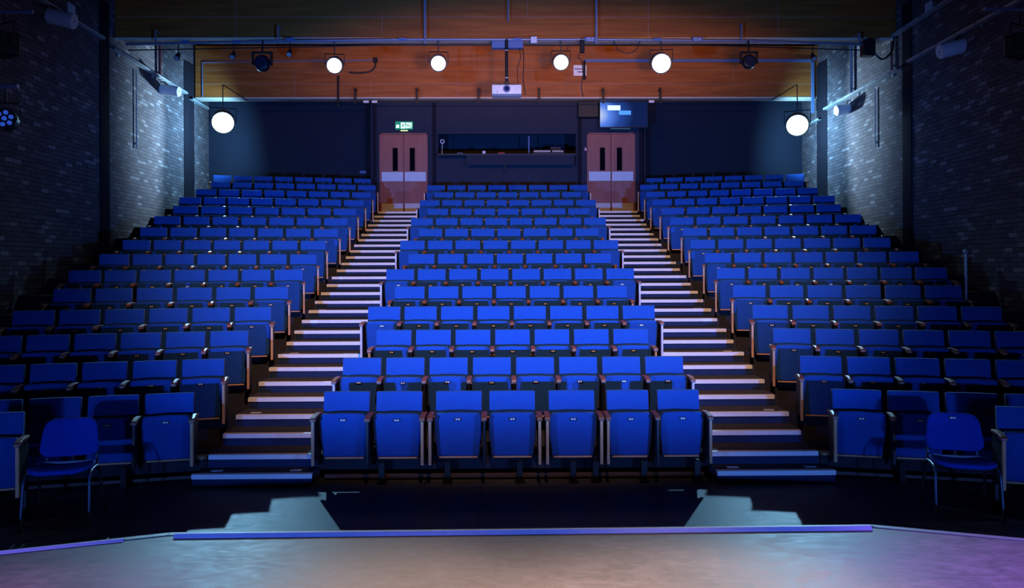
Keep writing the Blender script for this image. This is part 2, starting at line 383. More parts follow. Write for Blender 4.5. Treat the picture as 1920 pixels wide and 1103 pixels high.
# nosing carried round onto the first side decks, and the brown rail at the foot of the seating
for s, nm in ((-1, 'left'), (1, 'right')):
    bm = bmesh.new()
    L0, L1 = 0.0, 0.42
    p = [(s * (SX + l * math.cos(ANG)), nose(0) - l * math.sin(ANG)) for l in (L0, L1)]
    q = [(x, y - 0.012) for x, y in p]; r_ = [(x, y + 0.05) for x, y in p]
    poly = [q[0], q[1], r_[1], r_[0]]
    prism(bm, poly if s > 0 else poly[::-1], 'z', deckz(0) - 0.04, deckz(0) + 0.002)
    tag(obj('deck_nosing', bm, M['wood_pale']), 'short angled nosing beside the front row end of the %s block' % nm, 'nosing')
    bm = bmesh.new()
    p = [(s * (SX + 0.05 + l * math.cos(ANG)), nose(0) - 0.05 - l * math.sin(ANG)) for l in (0, 4.6)]
    poly = [p[0], p[1], (p[1][0], p[1][1] + 0.05), (p[0][0], p[0][1] + 0.05)]
    prism(bm, poly if s > 0 else poly[::-1], 'z', 0.03, 0.062)
    tag(obj('base_rail', bm, M['brown_rail']), 'thin brown rail low along the foot of the %s block' % nm, 'rail')
bm = bmesh.new(); box(bm, -2.05, 2.05, 8.16, 8.21, 0.03, 0.062)
tag(obj('base_rail', bm, M['brown_rail']), 'thin brown rail low under the front row of the centre block', 'rail')
FEET = [-1.42, -0.72, 0.05, 0.62, 0.86, 1.38, 1.95]
for n_, x in enumerate(FEET):
    bm = bmesh.new(); box(bm, x - 0.03, x + 0.03, 8.05, 8.13, 0, 0.22); box(bm, x - 0.05, x + 0.05, 8.0, 8.14, 0.0, 0.015)
    tag(obj('support_post', bm, M['black_metal']), 'short black post under the centre deck, %s from the left' % ORD[n_], 'post', 'posts under the centre deck')
for s, nm in ((-1, 'left'), (1, 'right')):
    for n_, l in enumerate((0.75, 1.75, 2.85)):
        x, y = s * (SX + l * math.cos(ANG)), nose(0) - 0.14 - l * math.sin(ANG)
        bm = bmesh.new(); box(bm, x - 0.03, x + 0.03, y - 0.04, y + 0.04, 0, 0.22); box(bm, x - 0.05, x + 0.05, y - 0.09, y + 0.05, 0.0, 0.015)
        tag(obj('support_post', bm, M['black_metal']), 'short black post under the %s block front, %s from the aisle' % (nm, ORD[n_]), 'post', 'posts under the %s block' % nm)

# ------------------------------------------------------------------ walls, beams, ceiling
def side_wall(s, nm):
    y0, y1 = 4.0, 21.3; xa, xb = s * wallx(y0), s * wallx(y1); z1 = 9.0
    me = bpy.data.meshes.new('wall_' + nm); T = s * 0.3
    vs = [(xa, y0, 0), (xb, y1, 0), (xb, y1, z1), (xa, y0, z1), (xa + T, y0, 0), (xb + T, y1, 0), (xb + T, y1, z1), (xa + T, y0, z1)]
    fs = [(0, 1, 2, 3), (4, 7, 6, 5), (0, 3, 7, 4), (1, 5, 6, 2), (3, 2, 6, 7), (0, 4, 5, 1)]
    me.from_pydata(vs, [], fs); me.update()
    uv = me.uv_layers.new(name='UVMap')
    for lp in me.loops:
        v = vs[lp.vertex_index]; uv.data[lp.index].uv = (v[1], v[2])
    me.materials.append(M['brick'])
    o = bpy.data.objects.new('wall_' + nm, me); COL.objects.link(o); o['kind'] = 'structure'
    for n_, (c0, c1, pr) in enumerate(((14.96, 15.30, 0.03), (19.36, 19.98, 0.02))):
        bm = bmesh.new(); xw = wallx(c0)
        a, b = sorted((s * (xw + 0.1), s * (xw - pr)))
        box(bm, a, b, c0, c1, deckz(5) if n_ == 0 else deckz(9), 7.6, 0.01, 1)
        tag(obj('steel_column', bm, M['column']), 'dark full-height column on the %s brick wall, %s the stage' % (nm, 'nearer' if n_ == 0 else 'farther from'), 'column', 'columns on the brick walls')
side_wall(-1, 'left'); side_wall(1, 'right')

def wallbox(name, x0, x1, y0, y1, z0, z1, m):
    bm = bmesh.new(); box(bm, x0, x1, y0, y1, z0, z1); return struct(name, bm, m)
ZL = deckz(13)
BY = 20.4
# centre back wall with two door openings and the control room window
DL = (-3.43, -2.14); DR = (2.16, 3.46); DT = 5.90
BWX = (-1.86, 1.86); BWZ = (5.33, 5.88)
bm = bmesh.new()
for (x0, x1, z0, z1) in ((-3.62, DL[0], ZL - .3, 8.4), (DL[1], BWX[0], ZL - .3, 8.4), (BWX[1], DR[0], ZL - .3, 8.4), (DR[1], 3.70, ZL - .3, 8.4),
                         (DL[0], DL[1], DT, 8.4), (DR[0], DR[1], DT, 8.4), (BWX[0], BWX[1], ZL - .3, BWZ[0]), (BWX[0], BWX[1], BWZ[1], 8.4)):
    box(bm, x0, x1, BY, BY + 0.14, z0, z1)
struct('wall_back', bm, M['backwall'])
wallbox('wall_back_left', -9.2, -3.62, 21.2, 21.35, ZL - .3, 8.4, M['sidewall'])
wallbox('wall_back_right', 3.70, 9.2, 21.2, 21.35, ZL - .3, 8.4, M['sidewall'])
wallbox('wall_return_left', -3.66, -3.52, BY, 21.2, ZL - .3, 8.4, M['backwall'])
wallbox('wall_return_right', 3.60, 3.74, BY, 21.2, ZL - .3, 8.4, M['backwall'])
for n_, x in enumerate((-3.56, -1.96, 1.96, 3.62)):
    wallbox('trim_%d' % (n_ + 4), x - 0.05, x + 0.05, BY - 0.03, BY, ZL, 7.0, M['column'])
# control room
wallbox('wall_control_room', BWX[0] - .3, BWX[1] + .3, 22.0, 22.1, 4.6, 6.6, M['backwall'])
wallbox('floor_control_room', BWX[0] - .3, BWX[1] + .3, BY + .14, 22.1, 4.5, 4.6, M['backwall'])
wallbox('ceiling_control_room', BWX[0] - .3, BWX[1] + .3, BY + .14, 22.1, 6.5, 6.6, M['backwall'])
wallbox('ceiling', -9.3, 9.3, 15.9, 21.4, 8.25, 8.45, M['ceiling'])
wallbox('ceiling_stage', -9.3, 9.3, 3.0, 15.7, 12.2, 12.4, M['ceiling'])

def beam(name, y, zb, zt, x0, x1, th, rows, cols, label):
    bm = bmesh.new(); box(bm, x0, x1, y, y + th, zb, zt)
    o = tag(obj(name, bm, M['beam']), label, 'beam')
    bm = bmesh.new(); box(bm, x0, x1, y - 0.012, y + th, zb - 0.03, zb); obj('soffit', bm, M['under'], o)
    bm = bmesh.new()
    for z in rows: box(bm, x0, x1, y - 0.003, y, z, z + 0.007)
    for x, a, b in cols: box(bm, x, x + 0.007, y - 0.003, y, a, b)
    obj('panel_seams', bm, M['beam_seam'], o)
    return o
beam('timber_beam', 20.0, 6.78, 8.14, -8.2, 8.3, 0.36, (7.13, 7.5, 7.77), ((-5.6, 6.78, 7.5), (-3.6, 6.78, 7.2), (-1.3, 6.78, 7.5), (.9, 7.13, 7.77), (1.95, 6.78, 7.13), (4.0, 6.78, 7.5), (6.0, 7.13, 7.77)),
     'reddish timber clad beam spanning the hall above the doors')
beam('timber_beam', 15.62, 7.03, 8.6, -8.06, 8.06, 0.34, (7.45, 7.95), ((-5.6, 7.03, 7.95), (-2.6, 7.03, 7.45), (.4, 7.45, 8.6), (2.9, 7.03, 7.95), (5.6, 7.03, 7.95)),
     'nearer and higher timber beam at the top behind the lighting bar')

# ------------------------------------------------------------------ doors
def doors(name, x0, x1, label):
    t = empty(name, ((x0 + x1) / 2, BY, ZL)); t['kind'] = 'structure'; t['label'] = label
    W = x1 - x0; H = DT - ZL
    bm = bmesh.new()
    box(bm, -W / 2, -W / 2 + 0.03, -0.02, 0.12, 0, H); box(bm, W / 2 - 0.03, W / 2, -0.02, 0.12, 0, H); box(bm, -W / 2, W / 2, -0.02, 0.12, H - 0.03, H)
    obj('door_frame', bm, M['door'], t)
    for s in (-1, 1):
        a, b = (-W / 2 + 0.03, -0.006) if s < 0 else (0.006, W / 2 - 0.03)
        vx0 = -0.24 if s < 0 else 0.17; 
        vx0, vx1 = (-0.30, -0.16) if s < 0 else (0.16, 0.30)
        bm = bmesh.new()
        for (p0, p1, z0, z1) in ((a, vx0, 0.005, H - .035), (vx1, b, 0.005, H - .035), (vx0, vx1, 0.005, 1.18), (vx0, vx1, 1.80, H - .035)):
            box(bm, p0, p1, 0.02, 0.065, z0, z1)
        leaf = obj('door_leaf', bm, M['door'], t)
        bm = bmesh.new(); box(bm, vx0, vx1, 0.035, 0.045, 1.18, 1.80); obj('vision_panel', bm, M['darkglass'], leaf)
        bm = bmesh.new(); box(bm, a + 0.02, b - 0.01 if s < 0 else b - 0.02, 0.012, 0.02, 0.90, 1.15); obj('push_plate', bm, M['kick'], leaf)
        bm = bmesh.new(); box(bm, a + 0.02, b - 0.02, 0.012, 0.02, 0.03, 0.30); obj('kick_plate', bm, M['kick'], leaf)
doors('door_1', DL[0], DL[1], 'left pair of red-brown double doors under the exit sign')
doors('door_2', DR[0], DR[1], 'right pair of red-brown double doors under the wall screen')

# exit sign
p = at(757.5, 235.5, BY - 0.05)
t = empty('exit_sign', p); tag(t, 'small green lit fire exit sign above the left doors', 'sign')
bm = bmesh.new(); box(bm, -0.235, 0.235, 0, 0.045, -0.10, 0.11, 0.004, 1); obj('sign_panel', bm, M['green'], t)
bm = bmesh.new()
# arrow pointing down left
def rotpoly(pts, ang, c): return [(c[0] + x * math.cos(ang) - y * math.sin(ang), c[1] + x * math.sin(ang) + y * math.cos(ang)) for x, y in pts]
prism(bm, rotpoly([(0.0, 0.018), (0.085, 0.018), (0.085, -0.018), (0, -0.018)], R(45), (-0.195, -0.045)), 'y', -0.004, 0)
prism(bm, rotpoly([(-0.028, 0.0), (0.05, 0.062), (0.05, -0.062)], R(45), (-0.195, -0.045)), 'y', -0.004, 0)
obj('arrow', bm, M['exit_white'], t)
bm = bmesh.new(); box(bm, -0.085, 0.025, -0.003, 0, -0.08, 0.08); pic = obj('running_figure_panel', bm, M['exit_white'], t)
bm = bmesh.new()
cyl(bm, (-0.012, -0.006, 0.052), (-0.012, -0.003, 0.052), 0.013, 10)
for a, b, wd in (((-.018, .035), (-.035, -.012), .014), ((-.018, .03), (-.055, .012), .007), ((-.018, .03), (.010, .004), .007), ((-.035, -.012), (-.008, -.035), .009), ((-.008, -.035), (-.012, -.068), .008), ((-.035, -.012), (-.06, -.045), .009)):
    d = (Vector(b) - Vector(a)); ln = d.length; an = math.atan2(d.y, d.x)
    prism(bm, rotpoly([(0, wd), (ln, wd), (ln, -wd), (0, -wd)], an, a), 'y', -0.006, -0.003)
obj('running_figure', bm, M['green'], pic)
text_mesh('sign_text', 'FIRE', 0.088, M['exit_white'], t, (0.13, -0.002, 0.042), bold=0.003)
text_mesh('sign_text', 'EXIT', 0.088, M['exit_white'], t, (0.13, -0.002, -0.042), bold=0.003)
bm = bmesh.new(); box(bm, -0.09, 0.1, -0.0, 0.03, -0.145, -0.125); obj('lamp_strip', bm, M['exit_yellow'], t)

# wall screen
a, b = at(1124, 187, 20.05), at(1215, 239.5, 20.05)
t = empty('wall_screen', ((a.x + b.x) / 2, 20.05, (a.z + b.z) / 2)); tag(t, 'flat screen with glowing blue gradient hanging above the right doors', 'screen')
W, H = b.x - a.x, a.z - b.z
bm = bmesh.new(); box(bm, -W / 2, W / 2, 0.0, 0.06, -H / 2, H / 2, 0.006, 1); obj('screen_frame', bm, M['black_metal'], t)
sm = bpy.data.materials.new('screen_glow'); sm.use_nodes = True; nt = sm.node_tree; nt.nodes.clear()  # blue gradient put into the panel's emission, palest at the left
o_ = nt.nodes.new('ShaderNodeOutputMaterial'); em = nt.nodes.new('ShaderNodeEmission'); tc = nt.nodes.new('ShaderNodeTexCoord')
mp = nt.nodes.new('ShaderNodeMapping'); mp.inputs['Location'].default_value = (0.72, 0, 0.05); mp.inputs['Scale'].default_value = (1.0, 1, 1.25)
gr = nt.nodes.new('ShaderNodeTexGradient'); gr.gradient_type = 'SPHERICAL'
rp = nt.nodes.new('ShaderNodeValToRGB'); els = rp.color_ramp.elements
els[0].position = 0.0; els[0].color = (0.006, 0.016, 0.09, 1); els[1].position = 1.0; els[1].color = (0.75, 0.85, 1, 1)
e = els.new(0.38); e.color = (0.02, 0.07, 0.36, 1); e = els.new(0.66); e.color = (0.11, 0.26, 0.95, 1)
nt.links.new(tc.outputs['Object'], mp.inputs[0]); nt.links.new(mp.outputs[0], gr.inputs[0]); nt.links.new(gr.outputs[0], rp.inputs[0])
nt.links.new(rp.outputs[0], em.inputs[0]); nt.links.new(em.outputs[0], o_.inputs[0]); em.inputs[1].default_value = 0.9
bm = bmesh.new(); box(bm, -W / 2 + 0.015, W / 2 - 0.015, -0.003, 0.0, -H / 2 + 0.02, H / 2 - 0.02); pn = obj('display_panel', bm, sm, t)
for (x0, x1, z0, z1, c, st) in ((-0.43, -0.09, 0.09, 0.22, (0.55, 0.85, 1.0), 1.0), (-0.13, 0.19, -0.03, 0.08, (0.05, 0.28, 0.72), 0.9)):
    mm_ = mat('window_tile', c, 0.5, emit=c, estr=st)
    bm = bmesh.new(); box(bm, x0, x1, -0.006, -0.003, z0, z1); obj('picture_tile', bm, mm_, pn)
bm = bmesh.new(); box(bm, -0.35, 0.18, 0.0, 0.04, -H / 2 - 0.04, -H / 2 - 0.01); obj('sensor_bar', bm, mat('green_strip', (0.02, 0.2, 0.15), 0.5), t)
bm = bmesh.new(); box(bm, -0.5, 0.5, 0.06, 0.2, H / 2 - 0.2, H / 2 - 0.1); cyl(bm, (-.3, .12, H / 2 - .15), (-.3, .12, H / 2 + .12), .02); cyl(bm, (.3, .12, H / 2 - .15), (.3, .12, H / 2 + .12), .02)
obj('hanging_bracket', bm, M['black_metal'], t)
a, b = at(1084, 190, 20.2), at(1122, 220, 20.2)
bm = bmesh.new(); box(bm, a.x, b.x, 20.17, 20.40, b.z, a.z, 0.01, 1)
tag(obj('loudspeaker', bm, M['black_metal']), 'black box speaker on the back wall left of the screen', 'speaker')

# control desk with things
t = empty('control_desk', (0, BY, 0)); tag(t, 'long dark control desk shelf below the booth window', 'desk')
bm = bmesh.new(); box(bm, -1.84, 1.84, -0.22, 0.30, 5.27, 5.315); obj('desk_top', bm, M['dark_shell'], t)
bm = bmesh.new(); box(bm, -1.09, 1.80, -0.20, -0.16, 5.02, 5.27); obj('desk_front', bm, M['backwall'], t)
bm = bmesh.new(); box(bm, -0.06, -0.03, -0.15, 0, 4.86, 5.27); obj('desk_leg', bm, M['black_metal'], t)
bm = bmesh.new(); prism(bm, [(-0.2, 5.27), (0, 5.27), (0, 5.02)], 'x', 1.81, 1.84); obj('shelf_bracket', bm, M['black_metal'], t)
t = empty('mixing_desk', (1.12, 20.42, 5.316)); tag(t, 'pale mixing console on the right end of the booth desk', 'console')
bm = bmesh.new(); prism(bm, [(-0.16, 0), (0.2, 0), (0.2, 0.16), (-0.16, 0.05)], 'x', -0.42, 0.42, 0.006, 1); obj('console_body', bm, M['dark_shell'], t)
bm = bmesh.new()
for k in range(3):
    z = 0.062 + k * 0.032; y = -0.165 + 0.36 * (z - 0.05) / 0.11
    box(bm, -0.4, 0.05, y - 0.006, y, z - 0.006, z + 0.008); box(bm, 0.1, 0.4, y - 0.006, y, z - 0.006, z + 0.008)
obj('fader_rows', bm, M['gal'], t)
bm = bmesh.new(); box(bm, -0.66, -0.58, 20.24, 20.30, 5.316, 5.40, 0.004, 1); tag(obj('white_cup', bm, M['white']), 'small pale cube standing on the booth desk', 'cup')
bm = bmesh.new(); box(bm, -0.24, -0.06, 20.26, 20.36, 5.316, 5.36, 0.004, 1); tag(obj('red_box', bm, M['red']), 'small red box lying on the booth desk', 'box')
bm = bmesh.new(); box(bm, -1.72, -1.15, 20.3, 20.5, 5.316, 5.335); box(bm, -1.35, -1.2, 20.35, 20.45, 5.335, 5.37, .004, 1); tag(obj('lighting_console', bm, M['trunking']), 'flat control board on the left end of the booth desk', 'console')
t = empty('clip_lamp', (-1.74, 20.36, 5.67)); tag(t, 'white ring shaped desk lamp at left corner of booth window', 'lamp')
bm = bmesh.new(); bmesh.ops.create_circle(bm, segments=8, radius=0.01); bm.clear()
n = 20
tube(bm, [(0.048 * math.cos(2 * math.pi * k / n), 0, 0.048 * math.sin(2 * math.pi * k / n)) for k in range(n)] + [(0.048, 0, 0.002)], 0.014, 6); obj('lamp_ring', bm, M['white'], t)
bm = bmesh.new(); tube(bm, [(0, 0.01, -0.05), (-0.01, 0.02, -0.2), (-0.01, 0.02, -0.354)], 0.012, 6); obj('lamp_stem', bm, M['gal'], t)
bm = bmesh.new(); box(bm, 0.58, 0.615, 20.60, 20.64, 5.2, 5.86, .003, 1); tag(obj('booth_post', bm, M['trunking']), 'slim blue upright inside the booth window', 'post')
bm = bmesh.new(); box(bm, 0.3, 1.7, 20.9, 21.3, 4.6, 5.30, .01, 1); box(bm, 1.2, 1.5, 20.95, 21.2, 5.30, 5.62, .01, 1); tag(obj('equipment_rack', bm, M['dark_shell']), 'dark equipment rack deep inside the control booth', 'rack')
p = at(1100, 280, BY); bm = bmesh.new(); box(bm, p.x - .06, p.x + .06, BY - .02, BY, p.z - .04, p.z + .04, .003, 1); tag(obj('wall_switch', bm, M['pink']), 'small pink plate on the wall beside the right doors', 'switch')
p = at(681, 323, 21.2); bm = bmesh.new(); box(bm, p.x - .09, p.x + .09, 21.17, 21.2, p.z - .035, p.z + .035, .003, 1); tag(obj('wall_switch', bm, M['trunking']), 'small blue plate on dark wall behind left top row', 'switch')

# ------------------------------------------------------------------ lighting bars and rigging
BARY = 15.42
BZ = at(960, 74, BARY).z
t = empty('lighting_bar', (0, BARY, BZ)); tag(t, 'long upper steel lighting bar across the hall below the nearer beam', 'bar')
bm = bmesh.new(); tube(bm, [(-7.75, 0, -0.10), (-5, 0, -0.04), (-2, 0, 0.0), (2, 0, 0.0), (5, 0, -0.03), (7.3, 0, -0.10)], 0.026, 10); obj('bar_tube', bm, M['bar'], t)
bm = bmesh.new(); tube(bm, [(-7.75, 0.1, -0.19), (-4.4, 0.1, -0.13), (-2.6, .1, -.09), (2.6, 0.1, -0.07), (4.4, 0.1, -0.10), (7.3, 0.1, -0.19)], 0.012, 8); obj('cable_bar', bm, M['black_metal'], t)
for px, ytop in ((292, 57), (522, 48), (797, -5), (953, -5), (1118, -5), (1390, 45), (1611, 62)):
    a = at(px, ytop, BARY - 0.03); zb = BZ - 0.10
    if px == 953: zb = at(px, 42, BARY).z
    bm = bmesh.new(); wd = 0.022 if px in (797, 1118) else 0.014
    box(bm, a.x - wd, a.x + wd, -0.045, -0.03, zb - BZ, min(a.z, 8.5) - BZ); box(bm, a.x - .008, a.x + .008, -0.04, 0.20, min(a.z, 8.5) - BZ - 0.016, min(a.z, 8.5) - BZ)
    o = obj('hanger', bm, M['bar'], t)
for px, s_ in ((1106, '022'), (1307, '024')):
    a = at(px, 72, BARY); bm = bmesh.new(); box(bm, a.x - .11, a.x + .11, -0.05, -0.035, -0.035 - 0.02, 0.035 - 0.0); pl = obj('number_tag', bm, M['trunking'], t)
    text_mesh('tag_number', s_, 0.095, M['white'], pl, (a.x, -0.052, -0.01))
for px in (348, 445, 545, 755, 970, 1232):
    a = at(px, 72, BARY); bm = bmesh.new(); box(bm, a.x - .08, a.x + .08, -0.05, -0.035, -0.045 - (0.05 if px < 500 else 0), 0.02 - (0.05 if px < 500 else 0)); obj('number_tag', bm, M['trunking'], t)

LBZ = at(950, 191, 19.75).z
t = empty('lighting_bar', (0, 19.75, LBZ)); tag(t, 'thin lower bar hanging just below the farther beam', 'bar')
bm = bmesh.new(); cyl(bm, (-6.0, 0, 0), (6.4, 0, 0), 0.018, 8); obj('bar_tube', bm, M['black_metal'], t)
for px in (666, 782, 897, 1011, 1131, 1238):
    a = at(px, 165, 19.75); bm = bmesh.new(); box(bm, a.x - .025, a.x + .025, -.03, .0, -0.05, a.z - LBZ); box(bm, a.x - .02, a.x + .02, -.02, .25, a.z - LBZ - .03, a.z - LBZ); obj('hanger', bm, M['black_metal'], t)
for px in (686, 702, 1222):
    a = at(px, 190, 19.7); bm = bmesh.new(); box(bm, a.x - .07, a.x + .07, -.03, -.02, -.03, .03); obj('number_tag', bm, M['white'], t)

def fresnel(px, py, Y, barz, lensr, lens, label, group, energy, color, aim, angle, z_len=0.34, side_fill=0, rear_fill=0):
    """lantern hung on a yoke, lens towards the stage; its own lamp inside the rim"""
    c = at(px, py, Y)
    t = empty('stage_lantern', c); tag(t, label, 'stage light', group)
    d = (Vector(aim) - c).normalized(); q = d.to_track_quat('-Y', 'Z')
    t.rotation_euler = q.to_euler()
    bm = bmesh.new()
    cyl(bm, (0, 0.0, 0), (0, z_len * .6, 0), lensr + 0.03, 20, cap=True); cyl(bm, (0, z_len * .6, 0), (0, z_len, 0), lensr + 0.03, 20, r2=lensr * .6)
    autosmooth(obj('lantern_body', bm, M['black_metal'], t))
    bm = bmesh.new(); cyl(bm, (0, -0.012, 0), (0, -0.002, 0), lensr, 24); obj('lens', bm, lens, t)
    bm = bmesh.new()
    cyl(bm, (0, -0.03, 0), (0, -0.0, 0), lensr + 0.018, 24, cap=False)
    obj('lens_rim', bm, M['black_metal'], t)
    # yoke in world up direction
    inv = q.to_matrix().inverted()
    top = inv @ Vector((0, 0.0, barz - c.z + 0.01)); R0 = lensr + 0.05
    bm = bmesh.new()
    tube(bm, [(-R0, 0.12, 0), (-R0, 0.12, R0 * 1.1), (R0, 0.12, R0 * 1.1), (R0, 0.12, 0)], 0.012, 6)
    tube(bm, [(0, 0.12, R0 * 1.1), top] + ([inv @ Vector((0, 1.75, barz - c.z + 0.02))] if side_fill else []), 0.012, 6); obj('yoke', bm, M['black_metal'], t)
    l = bpy.data.lights.new('lantern_light', 'SPOT'); l.energy = energy; l.color = color; l.spot_size = R(angle); l.spot_blend = 0.5; l.shadow_soft_size = 0.05
    lo = bpy.data.objects.new('lantern_light', l); COL.objects.link(lo)
    lo.location = c + d * 0.045; lo.rotation_euler = d.to_track_quat('-Z', 'Y').to_euler()
    if side_fill:   # added spots: two behind the lantern brighten the wall, one widens its beam
        sd = 1 if c.x > 0 else -1
        spot('wall_graze_fill', c + Vector((0, 1.65, 0)), (sd * (wallx(17.3) + 0.0), 17.3, 5.6), side_fill * 13, (0.42, 0.72, 1.0), 104, 0.8, 0.06, (0.17, 1, 1))
        spot('lantern_field', c + d * 0.06, (sd * 3.6, 14.0, 2.6), side_fill * 6, (0.25, 0.62, 1.0), 88, 0.8, 0.06)
        spot('wall_side_fill', c + Vector((0, 0.9, 0.1)), (sd * 9, 19.8, 5.6), side_fill * 3, (0.25, 0.62, 1.0), 170, 0.6, 0.06)
    if rear_fill:    # added spot behind the lantern, brightens the beam
        spot('beam_rear_fill', c + Vector((0, z_len + 0.12, 0.0)), c + Vector((0, 5, 0.6)), rear_fill, (1.0, 0.45, 0.18), 150, 1.0, 0.1)
    return t
WARM = (1.0, 0.66, 0.36)
for n_, (px, py, lr, ax) in enumerate(((627, 123, 0.145, -1.5), (822, 119, 0.145, -0.4), (1052, 117, 0.145, 1.0), (1240, 119, 0.185, 2.2))):
    fresnel(px, py, BARY, BZ - 0.015 - 0.009 * max(0, abs(at(px, py, BARY).x) - 2), lr, M['warm_lens'], 'glowing warm yellow stage lantern, %s from the left on upper bar' % ORD[n_], 'warm lanterns on the upper bar', 800, WARM, (ax * 0.8, -1.0, 0.3), 28, rear_fill=90)
COOL = (0.28, 0.66, 1.0)
fresnel(418, 230, 18.4, 6.72, 0.25, M['cool_lens'], 'brilliant blue-white lantern near the left brick wall', 'blue-white lanterns at the back corners', 2300, COOL, (-2.3, 6.3, 0.2), 25, side_fill=130)
fresnel(1495, 235, 18.4, 6.72, 0.25, M['cool_lens'], 'brilliant blue-white lantern near the right brick wall', 'blue-white lanterns at the back corners', 2300, COOL, (2.3, 6.3, 0.2), 25, side_fill=130)

# projector
p = at(950, 171, BARY)
t = empty('projector', p); tag(t, 'white ceiling projector hanging on a black pole in the centre', 'projector')
bm = bmesh.new(); box(bm, -0.30, 0.30, -0.2, 0.2, -0.10, 0.09, 0.02, 2); autosmooth(obj('projector_body', bm, M['white'], t))
bm = bmesh.new(); cyl(bm, (0, -0.23, 0), (0, -0.15, 0), 0.075, 24); ln = obj('lens_barrel', bm, M['trunking'], t)
bm = bmesh.new(); cyl(bm, (0, -0.236, 0), (0, -0.228, 0), 0.05, 24); obj('lens_glass', bm, M['lens_blue'], ln)
bm = bmesh.new(); cyl(bm, (0.2, -0.205, 0.01), (0.2, -0.198, 0.01), 0.02, 12); obj('sensor_window', bm, M['gal'], t)
bm = bmesh.new(); cyl(bm, (-0.19, -0.205, -0.06), (-0.19, -0.198, -0.06), 0.012, 12); obj('indicator', bm, M['red'], t)
bm = bmesh.new(); box(bm, -0.2, 0.2, -0.1, 0.1, 0.10, 0.125); box(bm, -0.06, 0.06, -0.05, 0.05, 0.12, 0.18); obj('mount_plate', bm, M['black_metal'], t)
bm = bmesh.new(); cyl(bm, (0, 0, 0.16), (0, 0, BZ - p.z + 0.0), 0.032, 14); obj('mount_pole', bm, M['black_metal'], t)
bm = bmesh.new(); cyl(bm, (0, 0, 0.26), (0, 0, 0.275), 0.035, 14); cyl(bm, (0, 0, 0.82), (0, 0, 0.835), 0.035, 14); obj('pole_collar', bm, M['white'], t)
a, b = at(922, 76, BARY + .1), at(981, 91, BARY + .1)
bm = bmesh.new(); box(bm, a.x, b.x, BARY + .045, BARY + .20, b.z, a.z, 0.01, 1)
tag(obj('rigging_box', bm, M['trunking']), 'dark blue box on upper bar above the projector pole', 'box')
a, b = at(995, 69, BARY - .06), at(1007, 81, BARY - .06)
bm = bmesh.new(); box(bm, a.x, b.x, BARY - .09, BARY - .04, b.z, a.z, 0.006, 1)
tag(obj('receiver_box', bm, M['white']), 'small white box fixed to the upper bar', 'box')

# moving heads and small lanterns on the bar
def head(px, py, label, r=0.17):
    c = at(px, py, BARY - .05); t = empty('moving_head', c); tag(t, label, 'stage light', 'dark moving head lights')
    bm = bmesh.new()
    bmesh.ops.create_uvsphere(bm, u_segments=20, v_segments=12, radius=r)
    for v in bm.verts:
        if v.co.y < -r * 0.55: v.co.y = -r * 0.55
        v.co.x *= .95
    autosmooth(obj('head_shell', bm, M['black_metal'], t))
    for k in range(7):
        a = k * math.pi / 3; rr = 0 if k == 6 else r * .5
        bm = bmesh.new(); cyl(bm, (rr * math.cos(a), -r * .56 - .012, rr * math.sin(a)), (rr * math.cos(a), -r * .55, rr * math.sin(a)), r * .16, 12); obj('lens', bm, M['lens_blue'], t)
    bm = bmesh.new(); box(bm, -r * 1.2, -r, -.04, .04, -.04, r * 1.25); box(bm, r, r * 1.2, -.04, .04, -.04, r * 1.25); box(bm, -r * 1.2, r * 1.2, -.05, .05, r * 1.2, r * 1.35)
    cyl(bm, (0, 0, r * 1.3), (0, 0.03, BZ - 0.03 - c.z), .02, 8); obj('yoke', bm, M['black_metal'], t)
head(492, 119, 'black round moving head on the upper bar at the left')
head(1404, 116, 'black round moving head on the upper bar at the right', 0.15)
def small_lantern(px, py, label, Y=None):
    Y = Y or BARY; c = at(px, py, Y); t = empty('small_lantern', c); tag(t, label, 'stage light', 'small black lanterns on the upper bar')
    bm = bmesh.new(); cyl(bm, (0, -0.05, -0.06), (0, 0.06, 0.06), 0.06, 14, r2=0.035); autosmooth(obj('lantern_body', bm, M['black_metal'], t))
    bm = bmesh.new(); cyl(bm, (0, -0.056, -0.066), (0, -0.05, -0.06), 0.048, 14); obj('lens', bm, M['gal'], t)
    bm = bmesh.new(); tube(bm, [(0, 0.03, 0.03), (0, 0.03, BZ - .04 - c.z)], 0.012, 6); obj('hanger', bm, M['black_metal'], t)
small_lantern(333, 105, 'small black lantern hanging in front of the left brick wall')
small_lantern(437, 103, 'small black lantern left of the left moving head')
small_lantern(543, 98, 'small black lantern right of the left moving head')
small_lantern(1525, 106, 'small black lantern at the right end of farther beam')
t = empty('hanging_dimmer', at(1627, 88, BARY)); tag(t, 'black dimmer box hung at the right end of upper bar', 'box')
bm = bmesh.new(); box(bm, -0.12, 0.12, -0.1, 0.1, -0.2, 0.14, 0.015, 1); obj('box_body', bm, M['black_metal'], t)
bm = bmesh.new(); tube(bm, curve_pts([(0.08, -.1, -0.15), (0.25, -.1, -0.28), (0.45, -.08, -0.12), (0.55, 0, 0.2)]), 0.02, 6); obj('cable_loop', bm, M['cable'], t)

